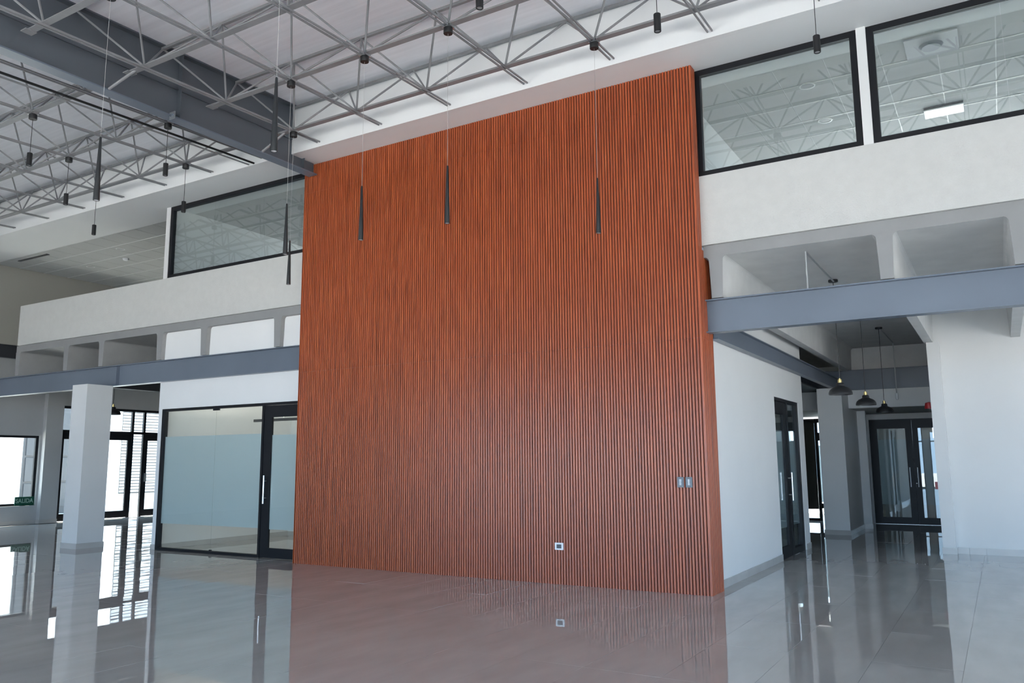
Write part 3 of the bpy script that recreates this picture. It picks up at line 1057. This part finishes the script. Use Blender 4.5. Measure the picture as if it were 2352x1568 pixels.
# column and lintel at the far end
t = thing('column', (6.39, 9.0, 0), 'square white column at the far end of the corridor beside the double doors', 'column')
MB().box(6.15, 6.63, 8.50, 10.38, 0, 2.945).build('shaft', LITWHITE, t)
b = MB().box(6.138, 6.642, 8.488, 8.50, 0, 0.095).box(6.63, 6.642, 8.50, 10.38, 0, 0.095).box(6.138, 6.15, 8.50, 10.38, 0, 0.095)
b.build('tile_skirting', BASEB, t)
wall('wall_lintel', 'y', 9.33, 9.51, 3.0, 6.15, 2.565, 2.945, LITWHITE)
wall('wall_lintel_right', 'y', 9.33, 9.51, 6.63, 8.42, 2.565, 2.945, LITWHITE)
struct(MB().box(3.0, 6.15, 5.75, 9.34, 2.945, 2.97).build('ceiling_hall', DARKCEIL))
struct(MB().box(3.0, 8.42, 9.51, 14.5, 2.565, 2.60).build('ceiling_back_hall', CEILTILE))
wall('wall_hall_end', 'x', 2.9, 3.0, 5.75, 14.5, 0, 3.0, OLIVE)
wall('wall_light_block', 'x', 6.45, 6.60, 12.2, 14.5, 0, 2.565, WHITE)  # unseen wall added to keep daylight off the back of the double doors
wall('wall_door_return', 'y', 10.40, 12.2, 6.05, 6.60, 0, 2.565, LITWHITE)
struct(MB().box(6.60, 6.80, 10.40, 10.55, 0, 2.565).build('wall_door_jamb', LITWHITE))
struct(MB().box(6.588, 6.812, 10.388, 10.40, 0, 0.10).build('baseboard_door', BASEB))
wall('wall_door', 'y', 12.05, 12.2, 6.60, 8.42, 0, 2.565, LITWHITE, [(6.66, 8.40, 0, 2.43)])
d3 = struct(thing('door_3', (7.53, 12.0, 0)))
MB().box(6.66, 8.40, 12.0, 12.1, 2.40, 2.43).box(6.66, 6.69, 12.0, 12.1, 0, 2.40).box(8.37, 8.40, 12.0, 12.1, 0, 2.40).build('frame', BLACKMETAL, d3)
leaf_y(d3, 6.69, 7.575, 2.40, 12.0, st=0.14, hx=7.48)
lf = leaf_y(d3, 7.58, 8.37, 2.40, 12.0, st=0.12, hx=7.64)
MB().lathe([(0, 0), (0.02, 0), (0.02, 0.02), (0, 0.02)], 12, (7.60, 11.97, 0.93)).build('lock', CHROME, lf, True)
MB().box(6.66, 8.40, 11.97, 12.03, 0.0, 0.006).build('threshold', CHROME, d3)
# things behind the double doors
t = thing('ceiling_lamp', (7.28, 13.4, 2.2), 'white tube lamp seen through the top of the double door', 'lamp')
MB().box(7.20, 7.36, 13.36, 13.44, 2.535, 2.565).build('base', OUTLETW, t)
MB().tube((7.28, 13.4, 2.22), (7.28, 13.4, 2.535), 0.022, 12).build('tube', DIFFUSER, t)
for k in range(4):
    o = MB().box(8.03, 8.38, 12.7, 13.2, 0.0 + 0.115 * k, 0.10 + 0.115 * k).build('flat_box', CARD)
    tag(o, ['flat white box at the bottom of the stack behind the double doors', 'flat white box second from the bottom of the stack behind the double doors',
            'flat white box second from the top of the stack behind the double doors', 'flat white box on top of the stack behind the double doors'][k], 'box', 'boxes behind the double doors')
# hall window with dark roller blind
wn = struct(thing('window_5', (4.6, 12.45, 0)))
f = MB().box(3.0, 6.05, 12.42, 12.5, 2.42, 2.52).box(5.33, 5.40, 12.42, 12.5, 0, 2.42).box(3.0, 3.05, 12.42, 12.5, 0, 2.42)
f.box(5.40, 6.05, 12.42, 12.5, 1.97, 2.17).box(3.05, 5.33, 12.42, 12.5, 0, 0.06).box(5.40, 6.05, 12.42, 12.5, 0.30, 0.42)
f.build('frame', BLACKMETAL, wn)
pn = MB().box(5.40, 6.05, 12.455, 12.463, 0.0, 2.42).build('pane', GLASS, wn)
MB().box(5.40, 6.05, 12.464, 12.4648, 0.45, 1.85).build('frosted_film', FROST, pn)
MB().box(3.05, 5.33, 12.455, 12.463, 0.06, 2.42).build('pane', GLASS, wn)
t = thing('roller_blind', (4.2, 12.36, 0.3), 'dark roller blind pulled down over the far hall window', 'blind')
MB().box(3.05, 5.34, 12.36, 12.364, 0.30, 2.45).build('fabric', BLIND, t)
MB().tube((3.05, 12.362, 0.295), (5.34, 12.362, 0.295), 0.012, 8).build('hem_bar', BLACKMETAL, t)
MB().tube((3.05, 12.362, 2.47), (5.34, 12.362, 2.47), 0.03, 10).build('roller', BLACKMETAL, t)

# right-hand block
wall('wall_right', 'y', 5.87, 6.02, 8.42, EAST, 0, 3.89, LITWHITE)
struct(MB().box(8.415, 8.60, 5.72, 5.87, 0, 3.385).build('wall_right_pilaster', LITWHITE))
wall('wall_corridor_right', 'x', 8.42, 8.55, 6.02, 14.5, 0, 3.89, LITWHITE)
rb = struct(thing('baseboard_right', (9.5, 5.86, 0)))
MB().box(8.403, 8.612, 5.708, 5.72, 0, 0.10).build('skirting_tile', BASEB, rb)
xa = 8.612
for k, xb in enumerate((8.775, 9.01, 9.61, 10.21, 10.81, 11.41, 12.01)):
    MB().box(xa + 0.0015, xb - 0.0015, 5.858, 5.87, 0, 0.10).build('skirting_tile', BASEB, rb)
    xa = xb
t = thing('fire_bell', (8.36, 6.3, 2.33), 'small red fire alarm sounder on the corridor wall by the pilaster', 'alarm')
MB().box(8.38, 8.42, 6.22, 6.38, 2.31, 2.47).build('back_box', OUTLETW, t)
MB().lathe([(0.0, 0.0), (0.07, 0.0), (0.075, 0.02), (0.06, 0.10), (0.0, 0.12)], 20, (8.35, 6.3, 2.33)).build('horn', RED, t, True)
o = tag(MB().box(8.335, 8.42, 6.35, 6.45, 0.99, 1.11).build('call_point', RED), 'red fire call point on the corridor wall beside the pilaster', 'alarm')

# ------------------------------------------------------------------ WEST WINDOW, DOOR UNIT, EXIT SIGN
XW = WEST - 0.12
wn = struct(thing('window_6', (XW, 1.4, 0.47)))
f = MB().box(XW, XW + 0.06, -0.2, 2.92, 2.21, 2.27).box(XW, XW + 0.06, -0.2, 2.92, 0.47, 0.53)
f.box(XW, XW + 0.06, 2.85, 2.92, 0.53, 2.21).box(XW, XW + 0.06, -0.2, -0.13, 0.53, 2.21)
f.build('frame', BLACKMETAL, wn)
MB().box(XW + 0.025, XW + 0.033, -0.13, 2.85, 0.53, 2.21).build('pane', GLASS, wn)
dw = struct(thing('door_4', (XW, 5.5, 0)))
f = MB()
f.box(XW, XW + 0.07, 3.43, 7.60, 3.03, 3.10).box(XW, XW + 0.07, 3.43, 3.50, 0, 3.03).box(XW, XW + 0.07, 7.53, 7.60, 0, 3.03)
f.box(XW, XW + 0.07, 3.50, 7.53, 2.38, 2.45)
for y in (4.60, 5.62, 6.00, 6.90):
    f.box(XW, XW + 0.07, y - 0.035, y + 0.035, 0, 3.03)
f.build('frame', BLACKMETAL, dw)
for a, c in ((3.50, 4.565), (4.635, 5.585), (6.035, 6.865), (6.935, 7.53)):
    l = MB()
    s = 0.10
    l.box(XW + 0.01, XW + 0.06, a, a + s, 0.01, 2.38).box(XW + 0.01, XW + 0.06, c - s, c, 0.01, 2.38)
    l.box(XW + 0.01, XW + 0.06, a + s, c - s, 2.20, 2.38).box(XW + 0.01, XW + 0.06, a + s, c - s, 0.01, 0.20)
    lf = l.build('leaf', BLACKMETAL, dw)
    MB().box(XW + 0.03, XW + 0.038, a + s, c - s, 0.20, 2.20).build('pane', GLASS, lf)
    if a > 6 and a < 6.5:
        MB().tube((XW + 0.10, a + 0.10, 1.02), (XW + 0.10, c - 0.08, 1.02), 0.016, 10).build('panic_bar', CHROME, lf, True)
        MB().box(XW + 0.06, XW + 0.11, a + 0.03, a + 0.08, 1.0, 1.25).build('latch_case', CHROME, lf)
MB().box(XW + 0.03, XW + 0.038, 5.655, 5.965, 0.05, 2.38).build('pane', GLASS, dw)
for a, c in ((3.50, 4.565), (4.635, 5.585), (5.655, 5.965), (6.035, 6.865), (6.935, 7.53)):
    MB().box(XW + 0.03, XW + 0.038, a, c, 2.45, 3.03).build('pane', GLASS, dw)

t = thing('exit_sign', (WEST + 0.03, 2.62, 0.48), 'green exit sign reading SALIDA at the corner of the bright window', 'sign')
MB().box(WEST + 0.015, WEST + 0.045, 2.385, 2.855, 0.485, 0.70).build('panel', GREEN, t)
MB().box(WEST - 0.06, WEST + 0.015, 2.55, 2.69, 0.52, 0.56).build('bracket', BLACKMETAL, t)
fc = bpy.data.curves.new('letters', 'FONT')
fc.body = 'SALIDA'
fc.size = 0.155
fc.align_x, fc.align_y = 'CENTER', 'CENTER'
fc.extrude = 0.002
fc.offset = 0.002
fo = bpy.data.objects.new('letters_tmp', fc)
COL.objects.link(fo)
bpy.context.view_layer.update()
me = bpy.data.meshes.new_from_object(fo.evaluated_get(bpy.context.evaluated_depsgraph_get()))
bpy.data.objects.remove(fo, do_unlink=True)
me.materials.clear()
me.materials.append(SIGNTEXT)
lt = link('letters', me, t, (WEST + 0.048, 2.62, 0.595))
lt.rotation_euler = (math.pi / 2, 0, math.pi / 2)
lt.scale = (0.86, 1.0, 1.0)

# ------------------------------------------------------------------ small ceiling items on the upper floor
t = thing('smoke_detector', (-7.88, 2.08, ZS - 0.05), 'small white smoke detector on the tiled balcony ceiling', 'detector')
MB().lathe([(0.0, -0.045), (0.05, -0.045), (0.065, -0.02), (0.07, 0.0), (0.0, 0.0)], 20, (-7.88, 2.08, ZS)).build('body', OUTLETW, t, True)


def downlight(x, y, label):
    t = thing('downlight', (x, y, ZS - 0.01), label, 'ceiling light', 'recessed round ceiling lights')
    MB().lathe([(0.10, 0.0), (0.10, -0.008), (0.082, -0.010), (0.075, 0.0)], 28, (x, y, ZS + 0.002), close=True).build('trim_ring', GRIDBAR, t, True)
    MB().lathe([(0.0, -0.001), (0.074, -0.001), (0.074, 0.006), (0.0, 0.006)], 24, (x, y, ZS)).build('lens', mat('downlight_lens', (0.34, 0.34, 0.34), 0.4), t, True)


downlight(-7.20, 1.50, 'round recessed light in the tiled balcony ceiling near the smoke detector')
downlight(-9.30, 2.10, 'round recessed light in the tiled balcony ceiling toward its far wall')
downlight(-1.05, 1.60, 'round recessed light behind the upper window by the white post')
downlight(7.57, 1.35, 'round recessed light behind the upper window, first from the glass')
downlight(7.57, 2.60, 'round recessed light behind the upper window, second from the glass')
o = tag(MB().box(-10.2, -9.0, 0.86, 0.93, ZS - 0.006, ZS + 0.004).build('linear_diffuser', DARKPLASTIC), 'dark linear air slot in the balcony ceiling edge', 'vent')
t = thing('air_diffuser', (9.0, 1.0, ZS - 0.03), 'large square air conditioning panel behind the wide upper window', 'air vent')
MB().box(8.75, 9.30, 0.74, 1.28, ZS - 0.02, ZS - 0.002).build('panel', mat('vent_panel', (0.30, 0.31, 0.32), 0.5), t)
MB().lathe([(0.0, -0.03), (0.10, -0.03), (0.13, -0.002), (0.0, -0.002)], 24, (9.02, 1.0, ZS - 0.018)).build('outlet_ring', PLATE, t, True)
t = thing('air_grille', (9.05, 3.0, ZS - 0.04), 'white rectangular air grille behind the wide upper window', 'air vent')
MB().box(8.80, 9.28, 2.95, 3.25, ZS - 0.03, ZS - 0.001).build('panel', OUTLETW, t)
MB().box(8.80, 9.28, 2.90, 2.95, ZS - 0.012, ZS - 0.001).build('slot', DARKPLASTIC, t)

# ------------------------------------------------------------------ OUTSIDE
struct(MB().box(-70, 70, -80, 70, -0.35, -0.21).build('ground_outside', PAVING))
bd = thing('white_building', (-22.0, 10, -0.2), 'plain white rendered building standing in the sun outside the glazed doors', 'building')
MB().box(-24.0, -20.0, -14.0, 26.0, -0.21, 7.5).build('wall', OUTWHITE, bd)
sh = thing('roller_shutter', (-19.95, 11.9, 0.4), 'pale slatted shutter on the white building outside the glazed doors', 'shutter')
sme = MB().prism([(-0.05, 0.0), (0.0, 0.02), (0.0, 0.075), (-0.05, 0.095)], 'y', 0, 1).mesh('slat', SHUTTER)
sme = MB().box(0, 0.045, 0, 3.2, 0, 0.082).mesh('slat', SHUTTER)
for k in range(36):
    link('slat', sme, sh, (-19.99, 10.25, 0.45 + 0.115 * k))
MB().box(-19.995, -19.97, 10.25, 13.45, 0.4, 4.6).build('back_panel', mat('shutter_gap', (0.07, 0.07, 0.07), 0.8), sh)
gt = thing('metal_gate', (-19.9, 7.8, -0.2), 'dark grey panelled metal gate in the white building outside the exit window', 'gate')
GATE = mat('grey_gate_paint', (0.055, 0.058, 0.065), 0.5)
MB().box(-19.995, -19.93, 6.55, 9.05, -0.2, 3.7).build('backing', GATE, gt)
gp = MB().box(0, 0.04, 0, 1.15, 0, 0.82).mesh('panel', GATE)
for i in range(2):
    for k in range(4):
        link('panel', gp, gt, (-19.93, 6.62 + 1.22 * i, 0.05 + 0.9 * k))
# mullions of the south glazing
for k, (a, c, z0, z1) in enumerate(EG):
    r = struct(thing('window_%d' % (12 + k), (EAST + 0.1, (a + c) / 2, 0)))
    f = MB().box(EAST + 0.06, EAST + 0.14, a, c, z1 - 0.08, z1).box(EAST + 0.06, EAST + 0.14, a, c, 0, 0.06)
    for m in range(5):
        y = a + (c - a - 0.06) * m / 4
        f.box(EAST + 0.06, EAST + 0.14, y, y + 0.06, 0.06, z1 - 0.08)
    f.box(EAST + 0.06, EAST + 0.14, a + 0.06, c - 0.06, 2.4, 2.46)
    f.build('frame', BLACKMETAL, r)
for k, (a, c, z0, z1) in enumerate(SG):
    r = struct(thing('window_%d' % (7 + k), ((a + c) / 2, SOUTH - 0.1, 0)))
    f = MB().box(a, c, SOUTH - 0.14, SOUTH - 0.06, z1 - 0.08, z1).box(a, c, SOUTH - 0.14, SOUTH - 0.06, 0, 0.06)
    for m in range(5):
        x = a + (c - a - 0.06) * m / 4
        f.box(x, x + 0.06, SOUTH - 0.14, SOUTH - 0.06, 0.06, z1 - 0.08)
    f.box(a + 0.06, c - 0.06, SOUTH - 0.14, SOUTH - 0.06, 2.4, 2.46)
    f.build('frame', BLACKMETAL, r)
